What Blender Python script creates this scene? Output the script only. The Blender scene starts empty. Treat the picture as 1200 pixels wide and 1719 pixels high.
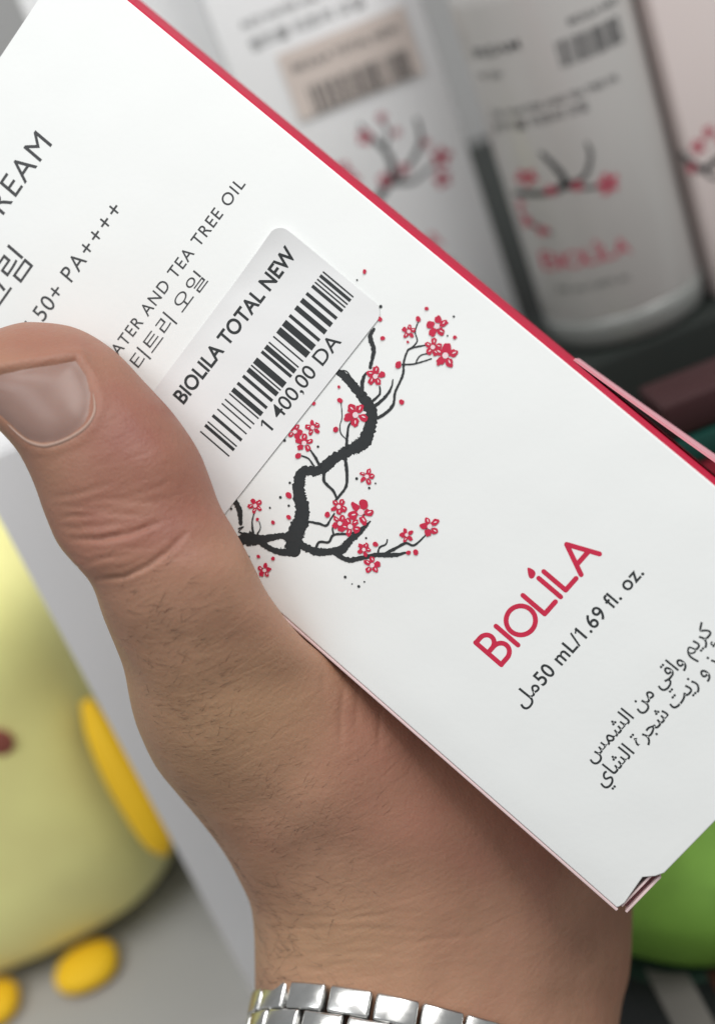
import bpy, bmesh, math, random
import numpy as np
from mathutils import Matrix, Vector
from mathutils.bvhtree import BVHTree
random.seed(7); rng = np.random.default_rng(7)
S = bpy.context.scene
COL = S.collection

# ------------------------------------------------------------------ camera, light, exposure
F = 2220.0                                   # focal length in photograph pixels (1200 x 1719)
CAM_H = 0.235                                # camera height over the lower shelf
RWC = np.array([[.9282, .3720, 0.0], [-.155, .387, -.909], [-.338, .844, .417]])
RWC[2] /= np.linalg.norm(RWC[2])             # rows: world X, Y, Z in camera axes
RWC[1] -= RWC[2] * (RWC[1] @ RWC[2]); RWC[1] /= np.linalg.norm(RWC[1])
RWC[0] = np.cross(RWC[1], RWC[2])
CPOS = np.array([0.0, 0.0, CAM_H])
def c2w(p): return np.asarray(p) @ RWC.T + CPOS
def ray(x, y): return np.array([(x - 600) / F, -(y - 859.5) / F, -1.0])
def atc(x, y, d): return ray(x, y) * d       # camera space
def at(x, y, d): return c2w(ray(x, y) * d)   # world space

cam = bpy.data.cameras.new('camera'); camo = bpy.data.objects.new('camera', cam); COL.objects.link(camo)
M4 = Matrix.Identity(4)
for i in range(3):
    for j in range(3): M4[i][j] = RWC[i][j]
    M4[i][3] = CPOS[i]
camo.matrix_world = M4
cam.sensor_fit = 'VERTICAL'; cam.sensor_height = 36.0; cam.lens = F / 1719 * 36.0
cam.clip_start = 0.01; cam.clip_end = 20
cam.dof.use_dof = True; cam.dof.focus_distance = 0.200; cam.dof.aperture_fstop = cam.lens / 5.5
S.camera = camo
S.view_settings.view_transform = 'Standard'; S.view_settings.look = 'None'
S.view_settings.exposure = 0.0; S.view_settings.gamma = 1.0

W = bpy.data.worlds.new('World'); S.world = W; W.use_nodes = True
bg = W.node_tree.nodes['Background']; bg.inputs[0].default_value = (.965, .985, .985, 1); bg.inputs[1].default_value = 0.36

def area(name, loc, target, sx, sy, power, col=(1, 1, 1)):
    l = bpy.data.lights.new(name, 'AREA'); l.shape = 'RECTANGLE'; l.size = sx; l.size_y = sy; l.energy = power; l.color = col
    o = bpy.data.objects.new(name, l); COL.objects.link(o); o.location = loc
    o.rotation_euler = (Vector(target) - Vector(loc)).to_track_quat('-Z', 'Y').to_euler()
    return o
area('ceiling_lamp', (0.70, -0.25, 1.35), (0, .2, .2), 1.1, .4, 15, (1, .985, .96))
area('ceiling_lamp', (-0.75, -0.55, 1.45), (0, .2, .2), .9, .3, 7, (.96, .98, 1))
area('ceiling_lamp', (-0.1, -.15, 1.6), (.1, .35, .2), .9, .3, 7, (1, .99, .97))

# ------------------------------------------------------------------ helpers
def link(o, parent=None):
    COL.objects.link(o)
    if parent is not None: o.parent = parent
    return o
def mesh_obj(name, verts, faces, mat, parent=None, smooth=False):
    me = bpy.data.meshes.new(name); me.from_pydata([tuple(map(float, v)) for v in verts], [], faces); me.update()
    if mat: me.materials.append(mat)
    if smooth:
        for p in me.polygons: p.use_smooth = True
    return link(bpy.data.objects.new(name, me), parent)
def bm_obj(name, bm, mat, parent=None, smooth=True):
    me = bpy.data.meshes.new(name); bm.to_mesh(me); bm.free()
    if mat: me.materials.append(mat)
    if smooth:
        for p in me.polygons: p.use_smooth = True
        try: me.set_sharp_from_angle(angle=math.radians(40))
        except Exception: pass
    return link(bpy.data.objects.new(name, me), parent)
def tag(o, label, cat, group=None, kind=None):
    if label: o['label'] = label
    if cat: o['category'] = cat
    if group: o['group'] = group
    if kind: o['kind'] = kind
    return o
def empty(name, loc, rz=0.0):
    o = bpy.data.objects.new(name, None); COL.objects.link(o); o.location = loc; o.rotation_euler = (0, 0, rz)
    o.empty_display_size = .01
    return o
def box_bm(lo, hi, bev=0.0, seg=2, bm=None):
    b = bmesh.new()
    lo = Vector(lo); hi = Vector(hi)
    bmesh.ops.create_cube(b, size=1, matrix=Matrix.Translation((lo + hi) / 2) @ Matrix.Diagonal((*(hi - lo), 1)))
    if bev: bmesh.ops.bevel(b, geom=list(b.edges), offset=bev, segments=seg, affect='EDGES', profile=.5)
    if bm is not None:
        tmp = bpy.data.meshes.new('t'); b.to_mesh(tmp); bm.from_mesh(tmp); bpy.data.meshes.remove(tmp); b.free(); return bm
    return b

# ------------------------------------------------------------------ materials
def srgb(r, g, b): return tuple(((c / 255) / 12.92 if c / 255 <= .04045 else ((c / 255 + .055) / 1.055) ** 2.4) for c in (r, g, b))
class NT:
    def __init__(s, name):
        s.m = bpy.data.materials.new(name); s.m.use_nodes = True; s.t = s.m.node_tree; s.p = s.t.nodes['Principled BSDF']
    def n(s, typ, **kw):
        x = s.t.nodes.new(typ)
        for k, v in kw.items():
            if k in x.inputs: x.inputs[k].default_value = v
            else: setattr(x, k, v)
        return x
    def l(s, a, b): s.t.links.new(a, b)
def mat(name, col, rough=.5, var=.06, scale=120, bump=0.0, bscale=None, metal=0, spec=.5, coat=0, sss=0):
    """plain procedural material: base colour with noise variation and fine relief"""
    k = NT(name); p = k.p
    p.inputs['Roughness'].default_value = rough; p.inputs['Metallic'].default_value = metal
    p.inputs['Specular IOR Level'].default_value = spec; p.inputs['Coat Weight'].default_value = coat
    if sss:
        p.inputs['Subsurface Weight'].default_value = sss; p.inputs['Subsurface Scale'].default_value = .002
    tc = k.n('ShaderNodeTexCoord'); nz = k.n('ShaderNodeTexNoise', Scale=scale, Detail=4.0)
    k.l(tc.outputs['Object'], nz.inputs['Vector'])
    mx = k.n('ShaderNodeMix', data_type='RGBA')
    c = np.array(col)
    mx.inputs['A'].default_value = (*np.clip(c * (1 - var), 0, 1), 1); mx.inputs['B'].default_value = (*np.clip(c * (1 + var), 0, 1), 1)
    k.l(nz.outputs['Fac'], mx.inputs['Factor']); k.l(mx.outputs['Result'], p.inputs['Base Color'])
    if bump:
        n2 = k.n('ShaderNodeTexNoise', Scale=bscale or scale * 6, Detail=3.0); k.l(tc.outputs['Object'], n2.inputs['Vector'])
        b = k.n('ShaderNodeBump', Strength=bump, Distance=.0002); k.l(n2.outputs['Fac'], b.inputs['Height']); k.l(b.outputs['Normal'], p.inputs['Normal'])
    return k.m
M_card = mat('white_carton', (.825, .84, .832), .6, .014, 40, .08, 900, spec=.22)
_n = M_card.node_tree; _b0 = [x for x in _n.nodes if x.type == 'BUMP'][0]; _tc = [x for x in _n.nodes if x.type == 'TEX_COORD'][0]      # faint unevenness of the board
_nz = _n.nodes.new('ShaderNodeTexNoise'); _nz.inputs['Scale'].default_value = 34; _nz.inputs['Detail'].default_value = 2; _n.links.new(_tc.outputs['Object'], _nz.inputs['Vector'])
_b1 = _n.nodes.new('ShaderNodeBump'); _b1.inputs['Strength'].default_value = .5; _b1.inputs['Distance'].default_value = .0011; _n.links.new(_nz.outputs['Fac'], _b1.inputs['Height']); _n.links.new(_b1.outputs['Normal'], _b0.inputs['Normal'])
M_cardgrey = mat('grey_white_carton', (.90, .90, .91), .55, .015, 40, .05, 900)
M_cardpink = mat('pinkish_carton', (.80, .715, .69), .4, .015, 40, .05, 900)
M_red = mat('crimson_carton', srgb(194, 36, 68), .6, .05, 60, .05, 700, spec=.15)
M_pink = mat('pale_pink_paper', srgb(230, 204, 204), .5, .06, 300, .1, 1500)
M_maroon = mat('gap_shade_pink', srgb(120, 72, 76), .6, .1, 300)
M_ink = mat('charcoal_ink', (.022, .026, .028), .5, .15, 900)
M_ink2 = mat('grey_ink', (.045, .047, .05), .5, .15, 900)
M_rink = mat('crimson_ink', srgb(196, 34, 68), .45, .18, 700)
M_pinkink = mat('pale_flower_ink', srgb(238, 214, 218), .5, .08, 700)
M_wink = mat('white_ink', (.80, .80, .80), .5, .02, 700)
M_stick = mat('sticker_paper', (.81, .817, .82), .42, .02, 150, .05, 1200)
M_stick2 = mat('cream_sticker_paper', (.70, .61, .56), .5, .02, 150)

# ------------------------------------------------------------------ flat print: 2D shapes (mm), mapped onto surfaces
_cache = {}
def text2d(body, offset=0.0, spacing=1.0, shear=0.0):
    key = (body, offset, spacing, shear)
    if key in _cache: return _cache[key]
    c = bpy.data.curves.new('t', 'FONT'); c.body = body; c.offset = offset; c.space_character = spacing; c.resolution_u = 6; c.shear = shear
    o = bpy.data.objects.new('t', c); COL.objects.link(o)
    dg = bpy.context.evaluated_depsgraph_get(); ev = o.evaluated_get(dg); me = ev.to_mesh()
    v = np.array([x.co[:2] for x in me.vertices]); f = [tuple(p.vertices) for p in me.polygons]
    ev.to_mesh_clear(); bpy.data.objects.remove(o); bpy.data.curves.remove(c)
    _cache[key] = (v, f); return v, f
HCAP = text2d('H')[0][:, 1].max()
class Print:
    def __init__(s): s.v = []; s.f = []; s.z = []; s.n = 0; s.k = 0
    def add(s, v, f, lift=True):
        v = np.asarray(v); s.v.append(v); s.f += [tuple(i + s.n for i in q) for q in f]; s.n += len(v)
        s.z.append(np.full(len(v), s.k * 2e-7)); s.k += 1 if lift else 0
    def text(s, body, x0, y0, x1=None, cap=2.0, offset=0.0, spacing=1.0, right=None, hs=None):
        v, f = text2d(body, offset, spacing)
        sy = cap / HCAP; a, b = v[:, 0].min(), v[:, 0].max()
        sx = (x1 - x0) / (b - a) if x1 is not None else sy * (hs or 1)
        if right is not None: x0 = right - (b - a) * sx
        s.add(np.c_[(v[:, 0] - a) * sx + x0, v[:, 1] * sy + y0], f)
    def flag(s, x, y0, cap, w):
        s.stroke([(x, y0 + cap - w * .3, w), (x - cap * .3, y0 + cap * .76, w * .9)], step=.1)
    def stroke(s, pts, closed=False, rough=0.0, cap=True, step=.25):
        """pts: rows (x, y, width); smooth ribbon with rough brush edges"""
        P = np.array(pts, float); Q = []
        for i in range(len(P) - 1):
            p0 = P[max(i - 1, 0)]; p1 = P[i]; p2 = P[i + 1]; p3 = P[min(i + 2, len(P) - 1)]
            n = max(2, int(np.hypot(*(p2 - p1)[:2]) / step))
            for t in np.linspace(0, 1, n, endpoint=False):
                Q.append(.5 * ((2 * p1) + (p2 - p0) * t + (2 * p0 - 5 * p1 + 4 * p2 - p3) * t * t + (3 * p1 - p0 - 3 * p2 + p3) * t ** 3))
        Q.append(P[-1]); Q = np.array(Q)
        d = np.gradient(Q[:, :2], axis=0); d /= np.linalg.norm(d, axis=1)[:, None] + 1e-9; nn = np.c_[-d[:, 1], d[:, 0]]
        h = np.maximum(Q[:, 2], .03)[:, None] / 2
        r1 = 1 + rough * rng.normal(size=(len(Q), 1)); r2 = 1 + rough * rng.normal(size=(len(Q), 1))
        A = Q[:, :2] + nn * h * r1; B = Q[:, :2] - nn * h * r2
        if cap:
            A[0] -= d[0] * 0; 
        v = np.r_[A, B]; m = len(Q)
        s.add(v, [(i, i + m, i + m + 1, i + 1) for i in range(m - 1)])
        if cap:
            for e, w in ((0, h[0, 0]), (-1, h[-1, 0])):
                if w > .12: s.disc(Q[e, 0], Q[e, 1], w)
    def disc(s, x, y, r, ry=None, ang=0, n=14, wob=0):
        a = np.linspace(0, 2 * np.pi, n, endpoint=False); ry = ry or r
        w = 1 + wob * rng.normal(size=n)
        px, py = r * np.cos(a) * w, ry * np.sin(a) * w
        s.add(np.c_[x + px * math.cos(ang) - py * math.sin(ang), y + px * math.sin(ang) + py * math.cos(ang)], [tuple(range(n))])
    def rect(s, x0, y0, x1, y1): s.add([(x0, y0), (x1, y0), (x1, y1), (x0, y1)], [(0, 1, 2, 3)])
    def build(s, name, m, parent, mapf, base=1.5e-5):
        v = np.concatenate(s.v); z = np.concatenate(s.z) + base
        return mesh_obj(name, mapf(v, z), s.f, m, parent)
held_map = lambda v, z: np.c_[v[:, 0] * 1e-3, v[:, 1] * 1e-3, z]

# Arabic: joining forms, laid out in visual order
AR = {'ا': (0xFE8D, 2), 'أ': (0xFE83, 2), 'ب': (0xFE8F, 4), 'ة': (0xFE93, 2), 'ت': (0xFE95, 4), 'ج': (0xFE9D, 4), 'ر': (0xFEAD, 2), 'ز': (0xFEAF, 2),
      'س': (0xFEB1, 4), 'ش': (0xFEB5, 4), 'ق': (0xFED5, 4), 'ك': (0xFED9, 4), 'ل': (0xFEDD, 4), 'م': (0xFEE1, 4), 'ن': (0xFEE5, 4), 'و': (0xFEED, 2), 'ي': (0xFEF1, 4), 'لأ': (0xFEF7, 2)}
def arabic(t):
    words = []
    for w in t.split(' '):
        L = []; i = 0
        while i < len(w):
            if w[i:i + 2] == 'لأ': L.append('لأ'); i += 2
            else: L.append(w[i]); i += 1
        out = []
        for k, ch in enumerate(L):
            b, n = AR[ch]; prev = k > 0 and AR[L[k - 1]][1] == 4; nxt = n == 4 and k < len(L) - 1
            out.append(chr(b + (3 if prev and nxt else 2 if nxt else 1 if prev else 0)))
        words.append(''.join(reversed(out)))
    return ' '.join(reversed(words))

# ------------------------------------------------------------------ the plum branch artwork, traced in photograph pixels on the carton face
n_ = np.array([-.2278, -.1101, .967]); n_ /= np.linalg.norm(n_)
u_ = np.array([.616, .7525, .2308]); u_ -= n_ * (u_ @ n_); u_ /= np.linalg.norm(u_); v_ = np.cross(u_, n_)
P0 = ray(600, 860) * .2; K0 = P0 @ n_
def plane(x, y, back=0.0):
    r = ray(x, y); return r * ((K0 - back) / (r @ n_))
def loc(x, y):
    p = plane(x, y); return (p @ u_) * 1e3 + 66.5, 48.6 - (p @ v_) * 1e3
def art(cx, cy): return loc(380 + cx / 2.857, 490 + cy / 2.857)
MM = 1 / 2.857 * .0905      # width: crop px to mm
trunk = [
 [(535,385,26),(560,400,34),(600,440,38),(660,510,46),(690,560,52),(697,610,48),(680,670,56),(655,725,58),(600,755,50),(530,790,46),(470,840,48),(430,860,42),(375,858,44),(350,905,52),(352,980,58),(365,1040,62),(358,1100,72),(335,1150,74),(322,1210,78),(325,1240,60)],
 [(325,1180,36),(250,1172,26),(180,1185,38),(110,1185,62),(72,1190,44)],
 [(335,1242,40),(260,1248,30),(205,1228,26),(160,1195,30)],
 [(70,1112,16),(66,1060,24),(52,1020,24),(35,998,20)],
 [(370,1220,34),(430,1245,34),(500,1245,30),(555,1235,36),(590,1195,30),(640,1150,24),(692,1098,5)],
]
twigs = [
 [(650,490,20),(655,420,17),(672,388,10)], [(690,362,16),(706,280,21),(690,215,21),(708,178,13)], [(700,525,12),(735,490,10),(735,455,8)],
 [(710,550,15),(765,500,13),(790,460,9),(799,418,5)], [(712,608,15),(760,585,15),(800,540,14),(810,480,12),(845,400,11),(850,340,10),(865,290,9),(885,270,9),(955,255,7)],
 [(885,270,8),(915,235,7),(905,190,6),(925,130,5)], [(840,348,7),(900,345,8),(985,320,6)], [(905,345,6),(930,305,6),(975,295,6)],
 [(575,745,13),(580,690,12),(585,650,10),(600,622,9)], [(585,715,6),(550,680,6),(545,640,5),(555,600,5),(550,530,4)],
 [(568,790,18),(578,860,15),(575,930,13),(540,980,12),(520,1005,10)], [(470,860,15),(470,910,15),(510,950,13),(530,990,11)],
 [(448,835,15),(425,790,12),(405,760,8)], [(420,835,10),(395,800,9),(360,785,7)], [(385,1100,11),(440,1110,12),(480,1120,12),(500,1090,9),(520,1060,7)],
 [(425,1240,11),(445,1200,12),(490,1200,12),(515,1165,12),(590,1160,11),(630,1150,10)], [(515,1165,9),(510,1130,8),(532,1110,7)],
 [(525,1255,22),(580,1285,26),(650,1275,22),(720,1262,22),(800,1262,21),(862,1250,9)], [(740,1265,15),(800,1235,14),(860,1205,12),(900,1215,11),(958,1163,6)],
 [(725,1260,9),(735,1225,9),(765,1210,8),(772,1185,5)], [(130,1160,11),(125,1100,8),(135,1060,6)], [(150,1160,8),(165,1130,5),(158,1100,4)], [(60,1135,8),(85,1125,5),(60,1150,7),(95,1160,9)],
 [(545,378,7),(575,380,6),(598,410,5),(610,440,5)],
]
flowers = [(140,1025,38),(330,670,38),(415,650,38),(375,725,45),(620,590,57),(715,405,47),(875,190,34),(1010,165,48),(990,265,42),(1050,305,58),(675,885,38),(540,1030,40),
 (645,1055,62),(545,1110,42),(595,1125,48),(865,1165,34),(975,1125,47),(660,1235,35),(700,1310,43),(185,1335,36)]
buds = [(545,520,14),(525,660,15),(345,785,16),(825,350,17),(920,130,14),(840,528,14),(750,222,12),(960,80,10),(1095,218,10),(735,130,13),(420,535,10),(540,455,8),(300,975,17),(300,1080,13),
 (225,1105,11),(485,1068,15),(715,1210,14),(908,1248,15),(873,1250,12),(155,1268,10),(225,1278,11),(150,1090,9),(155,850,9),(870,240,7),(663,-97,11)]
dots = [(740,70,9),(1090,118,6),(1060,210,5),(260,985,8),(305,915,7),(300,1025,7),(210,1035,6),(280,712,8),(570,1367,8),(603,1400,4),(635,1412,8),(662,1390,5),(625,895,8),(685,940,7),(715,918,5),
 (110,1270,6),(25,1040,7),(670,1180,6),(440,742,7),(627,-57,5)]
def mmp(p): x, y = art(p[0], p[1]); return (x, y, p[2] * MM)
pr_black = Print(); pr_red = Print(); pr_pink = Print()
for t in trunk:
    q = [(x, y, w * 1.12) for x, y, w in (mmp(p) for p in t)]; pr_black.stroke(q, rough=.11, step=.2)
    for i in range(len(q) - 1):                     # dry-brush bristles along the trunk
        for _ in range(8):
            a = random.random(); x = q[i][0] * (1 - a) + q[i + 1][0] * a; y = q[i][1] * (1 - a) + q[i + 1][1] * a; w = q[i][2] * .5
            sgn = random.choice((-1, 1)); dx, dy = q[i + 1][0] - q[i][0], q[i + 1][1] - q[i][1]; L = math.hypot(dx, dy) + 1e-6
            nx, ny = -dy / L * sgn, dx / L * sgn; r = random.uniform(.85, 1.16)
            pr_black.stroke([(x + nx * w * .7, y + ny * w * .7, .12), (x + nx * w * r + random.uniform(-.1, .1), y + ny * w * r, .05)], cap=False, step=.3)
for t in twigs: pr_black.stroke([mmp(p) for p in t], rough=.13)
for (cx, cy, r) in flowers:
    x, y = art(cx, cy); r *= MM * 1.0; a0 = random.random() * 6
    for k in range(5):
        a = a0 + k * 2 * math.pi / 5 + random.uniform(-.12, .12); rr = r * random.uniform(.58, .68)
        px, py = x + rr * math.cos(a), y + rr * math.sin(a)
        pr_red.disc(px, py, r * random.uniform(.36, .45), r * random.uniform(.26, .38), a, 13, .12)
        (random.random() < .7) and pr_pink.disc(px + .07 * r, py, r * .17, r * .06, a + random.uniform(-.5, .5), 8)
    pr_pink.disc(x, y, r * .25, n=10)
    for k in range(7):
        a = random.random() * 6.28; rr = r * random.uniform(.28, .5)
        (pr_black if k < 3 else pr_red).disc(x + rr * math.cos(a), y + rr * math.sin(a), r * .075, n=6)
for (cx, cy, r) in buds: x, y = art(cx, cy); pr_red.disc(x, y, r * MM, r * MM * .85, random.random() * 3, 12, .06)
for (cx, cy, r) in dots: x, y = art(cx, cy); pr_black.disc(x, y, r * MM * .9, n=9)

def logo(P, x0, y0, Wd, H):
    """the seven-letter brand word: tall B, thin strokes, a leaf over the i"""
    X = lambda s: x0 + s * Wd; w = H * .155
    def ln(*pts): P.stroke([(X(a), y0 + b * H, w) for a, b in pts], step=.12 * H / 5)
    def arc(cx, cy, rx, ry, a0, a1, n=14):
        t = np.radians(np.linspace(a0, a1, n)); P.stroke([(X(cx) + rx * math.cos(k), y0 + cy * H + ry * math.sin(k), w) for k in t], step=.12 * H / 5)
    b = .012
    ln((b, .0), (b, 1.06)); ln((b, 1.05), (.055, 1.05)); ln((b, .56), (.07, .56)); ln((b, .01), (.07, .01))
    arc(.055, .805, Wd * .058, H * .245, -90, 90); arc(.07, .285, Wd * .066, H * .275, -90, 90)
    ln((.187, .02), (.187, .92)); arc(.325, .46, Wd * .098, H * .45, 0, 360, 30)
    ln((.462, .92), (.462, .04)); ln((.462, .04), (.57, .04)); ln((.617, .02), (.617, .90))
    ln((.672, .92), (.672, .04)); ln((.672, .04), (.775, .04)); ln((.815, .0), (.905, .94)); ln((.905, .94), (.995, .0)); ln((.85, .30), (.962, .30))
    lx, ly = X(.612), y0 + 1.2 * H                  # leaf-shaped dot
    t = np.linspace(0, 2 * np.pi, 20, endpoint=False)
    P.add(np.c_[lx + .13 * H * np.sin(t) * (.9 - .5 * np.cos(t)) + .05 * H * np.cos(t), ly + .17 * H * np.cos(t)], [tuple(range(20))[::-1]])

def barcode(P, x0, x1, y0, y1, seed=3):
    r = random.Random(seed); mods = []
    while sum(mods) < 112: mods.append(r.choice((1, 1, 1, 2, 2, 3, 4)) if len(mods) % 2 == 0 else r.choice((1, 1, 2, 2, 3)))
    T = sum(mods); x = 0
    for i, m_ in enumerate(mods):
        if i % 2 == 0: P.rect(x0 + (x1 - x0) * (x + .06) / T, y0, x0 + (x1 - x0) * (x + m_ - .06) / T, y1)
        x += m_

# ------------------------------------------------------------------ setting: shelf, riser, wall, lower dark bay
M_shelf = mat('grey_shelf_paint', (.40, .395, .39), .5, .05, 30, .05, 500)
M_wall = mat('grey_back_panel', (.38, .38, .38), .6, .05, 12)
M_riser = mat('dark_riser', (.008, .012, .010), .6, .2, 20)
M_bay = mat('black_bay', (.006, .006, .007), .7, .2, 10)
tag(bm_obj('shelf', box_bm((-.6, .224, -.02), (.6, .62, 0), .002), M_shelf), 'grey painted display shelf under the products', None, kind='structure')
tag(bm_obj('wall', box_bm((-.8, .62, -.5), (.8, .65, .9)), M_wall), 'grey back panel behind the display', None, kind='structure')
tag(bm_obj('floor', box_bm((-.9, -.3, -.34), (.9, .62, -.31)), M_bay), 'dark lower bay below the shelf', None, kind='structure')
RZ = .109
tag(bm_obj('display_riser', box_bm((-.05, .304, 0.0), (.40, .60, RZ), .001), M_riser), 'dark raised step under the white cartons and bottle', 'display step')

# ------------------------------------------------------------------ held carton
CW, CL, CD = .0573, .1574, .0265
org = K0 * n_ + u_ * (-.0665) + v_ * .0486       # bottom-left-front corner, camera space
def carton_root(name):
    o = bpy.data.objects.new(name, None); COL.objects.link(o); o.empty_display_size = .01
    ax = [RWC @ u_, RWC @ (-v_), RWC @ n_]; m = Matrix.Identity(4); w = c2w(org)
    for i in range(3):
        for j in range(3): m[i][j] = ax[j][i]
        m[i][3] = w[i]
    o.matrix_world = m; return o
held = carton_root('product_carton')
tag(held, 'white sun cream carton with crimson side, price sticker and plum branch, held in the hand', 'carton')
T_ = .00045
def prism(name, outline, z0, z1, m, parent, bev=0.0):
    bm = bmesh.new(); vs = [bm.verts.new((x, y, z1)) for x, y in outline]; f = bm.faces.new(vs)
    r = bmesh.ops.extrude_face_region(bm, geom=[f]); 
    for g in r['geom']:
        if isinstance(g, bmesh.types.BMVert): g.co.z = z0
    bmesh.ops.recalc_face_normals(bm, faces=bm.faces)
    if bev:
        es = [e for e in bm.edges if all(abs(v.co.z - z1) < 1e-7 for v in e.verts)]
        bmesh.ops.bevel(bm, geom=es, offset=bev, segments=3, affect='EDGES', profile=.5)
    return bm_obj(name, bm, m, parent)
o1 = [(.0006, .00135), (.0016, .0012), (.0064, .0019), (.0078, .0007), (.0091, .0001), (CW - .0004, .0), (CW - .00012, .0004), (CW - .00012, CL - .0003), (CW - .0006, CL), (.0008, CL), (.0002, CL - .0006), (.00018, .0016)]
front = prism('front_panel', o1, -T_, 0, M_card, held, .00022)
# fold along the left edge: pale pink worn crease
bm = bmesh.new(); 
bm_obj('edge_fold', box_bm((-.00035, .0012, -.0010), (.00015, CL - .0005, -.00008), .00018, 2), M_pink, held)
bm_obj('side_panel', box_bm((CW - T_, .0005, -CD), (CW + .00005, CL, -.0002), .00012, 2), M_red, held)['label'] = 'crimson side panel'
bm_obj('side_panel', box_bm((0, .0012, -CD), (T_, CL - .0005, -.0011)), M_pink, held)['label'] = 'pale pink side panel'
bm_obj('back_panel', box_bm((T_ + .0001, .0005, -CD - T_), (CW - T_ - .0001, CL, -CD)), M_card, held)
bm_obj('top_flap', box_bm((T_ + .0001, CL - .0011, -CD + .0002), (CW - T_ - .0001, CL - .0006, -T_ - .0001)), M_card, held)
bm_obj('bottom_flap', box_bm((.009, .0012, -CD + .0002), (CW - T_ - .0001, .0016, -T_ - .0001)), M_pink, held)
bm_obj('tuck_tab', box_bm((.0006, .00085, -.006), (.0074, .0012, -.0007), .0001), M_pink, held)
bm_obj('tuck_tab', box_bm((.0002, -.00035, -.009), (.0079, .00005, -.0012), .0001), M_pink, held)
bm_obj('tuck_gap_shade', box_bm((.0006, .0001, -.012), (.0076, .0008, -.0022)), M_maroon, held)  # dark filler that paints the shade in the gap between the tabs
# loose glue flap splaying out from the right side near the lower end
ya = loc(955, 597)[1] * 1e-3
fl = []; nseg = 14
for i in range(nseg + 1):
    t = i / nseg; y = ya * (1 - t) + .002 * t; x = CW + .0001 + .0040 * t ** 1.1
    for (dx, z) in ((.0, -.016), (.0, -.0262), (.0004, -.0262), (.0004, -.016)): fl.append((x + dx + (.0006 * t if z < -.02 else 0), y, z))
ff = [(0, 1, 2, 3), tuple(4 * nseg + k for k in (3, 2, 1, 0))]
for i in range(nseg):
    a = 4 * i
    for k in range(4): ff.append((a + k, a + 4 + k, a + 4 + (k + 1) % 4, a + (k + 1) % 4))
gf = mesh_obj('glue_flap', fl, ff, mat('rose_paper', srgb(218, 160, 170), .6, .05, 200, spec=.2), held)
bmx = bmesh.new(); bmx.from_mesh(gf.data); bmesh.ops.recalc_face_normals(bmx, faces=bmx.faces); bmx.to_mesh(gf.data); bmx.free()

# print on the front panel
P = Print(); P.text('SUN CREAM', 0, 142.25, cap=3.6, offset=.0, spacing=1.12, right=33.0, hs=1.0); P.build('title_print', M_ink2, front, held_map)
P = Print(); P.text('선크림', 0, 133.9, cap=4.1, right=16.4, spacing=1.0, offset=.0); P.build('title_print', M_ink2, front, held_map)
P = Print(); P.text('PA++++', 18.3, 126.8, 32.3, cap=2.55, offset=.004, spacing=1.25); P.text('SPF 50+', 0, 126.8, cap=2.55, right=16.4, offset=.004, spacing=1.1); P.build('rating_print', M_ink2, front, held_map)
P = Print(); P.text('ATER AND TEA TREE OIL', 14.2, 113.65, 47.4, cap=1.85, offset=.006, spacing=1.15); P.text('RICE W', 0, 113.65, cap=1.85, right=13.9, offset=.006, spacing=1.15); P.build('ingredient_print', M_ink2, front, held_map)
P = Print(); P.text('티트리 오일', 14.9, 109.55, 32.5, cap=2.2, offset=.0); P.build('ingredient_print', M_ink2, front, held_map)
P = Print(); logo(P, 16.66, 38.1, 22.6, 4.75); P.build('logo_print', M_rink, front, held_map)
P = Print(); P.text('50 mL/1.69 fl. oz.', 18.6, 31.4, 41.2, cap=2.15, offset=.014, spacing=1.05); tv = text2d('50 mL/1.69 fl. oz.', .014, 1.05)[0]; t1 = text2d('50 mL/1', .014, 1.05)[0]; P.flag(18.6 + (t1[:, 0].max() - tv[:, 0].min()) * 22.6 / np.ptp(tv[:, 0]) - .14, 31.4, 2.15, .26); P.text(arabic('مل'), 14.0, 31.5, 18.2, cap=2.2, offset=.011); P.build('volume_print', M_ink, front, held_map)
P = Print(); P.text(arabic('كريم واقي من الشمس'), 14.6, 18.6, 41.2, cap=2.2, offset=.011); P.build('arabic_print', M_ink, front, held_map)
P = Print(); P.text(arabic('الأرز و زيت شجرة الشاي'), 12.9, 15.1, 41.8, cap=2.2, offset=.011); P.build('arabic_print', M_ink, front, held_map)
pr_black.build('branch_print', M_ink, front, held_map, 1.5e-5)
pr_red.build('blossom_print', M_rink, front, held_map, 1.1e-4)
pr_pink.build('blossom_centre_print', M_pinkink, front, held_map, 1.7e-4)

# price sticker with a slightly curling top edge
def curl(x, y):
    d = np.hypot(np.maximum(x - 38, 0), np.maximum(y - 97, 0)); e = np.maximum(x + y - 138, 0)
    return 6e-5 + 5e-6 * e ** 2 + 1.0e-5 * np.sin(x * .9 + y * .4) + 2.0e-5 * np.maximum(y - 103.5, 0) ** 2
SX0, SX1, SY0, SY1, SR = 3.0, 46.25, 85.1, 105.85, 2.0
nx, ny = 84, 42; gv = []; gf_ = []
for j in range(ny + 1):
    for i in range(nx + 1):
        x = SX0 + (SX1 - SX0) * i / nx; y = SY0 + (SY1 - SY0) * j / ny
        for (cx, cy, sx, sy) in ((SX1 - SR, SY1 - SR, 1, 1), (SX1 - SR, SY0 + SR, 1, -1)):
            if (x - cx) * sx > 0 and (y - cy) * sy > 0:
                a, b = (x - cx) * sx / SR, (y - cy) * sy / SR; m_ = max(a, b); L = math.hypot(a, b)
                if L > 1e-6: x = cx + sx * a * m_ / L * SR; y = cy + sy * b * m_ / L * SR
        gv.append((x, y))
gv = np.array(gv); N = len(gv)
STB = 1.6e-4
zt = curl(gv[:, 0], gv[:, 1]) + STB
vv = np.r_[np.c_[gv * 1e-3, zt], np.c_[gv * 1e-3, zt - 6e-5]]
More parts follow.
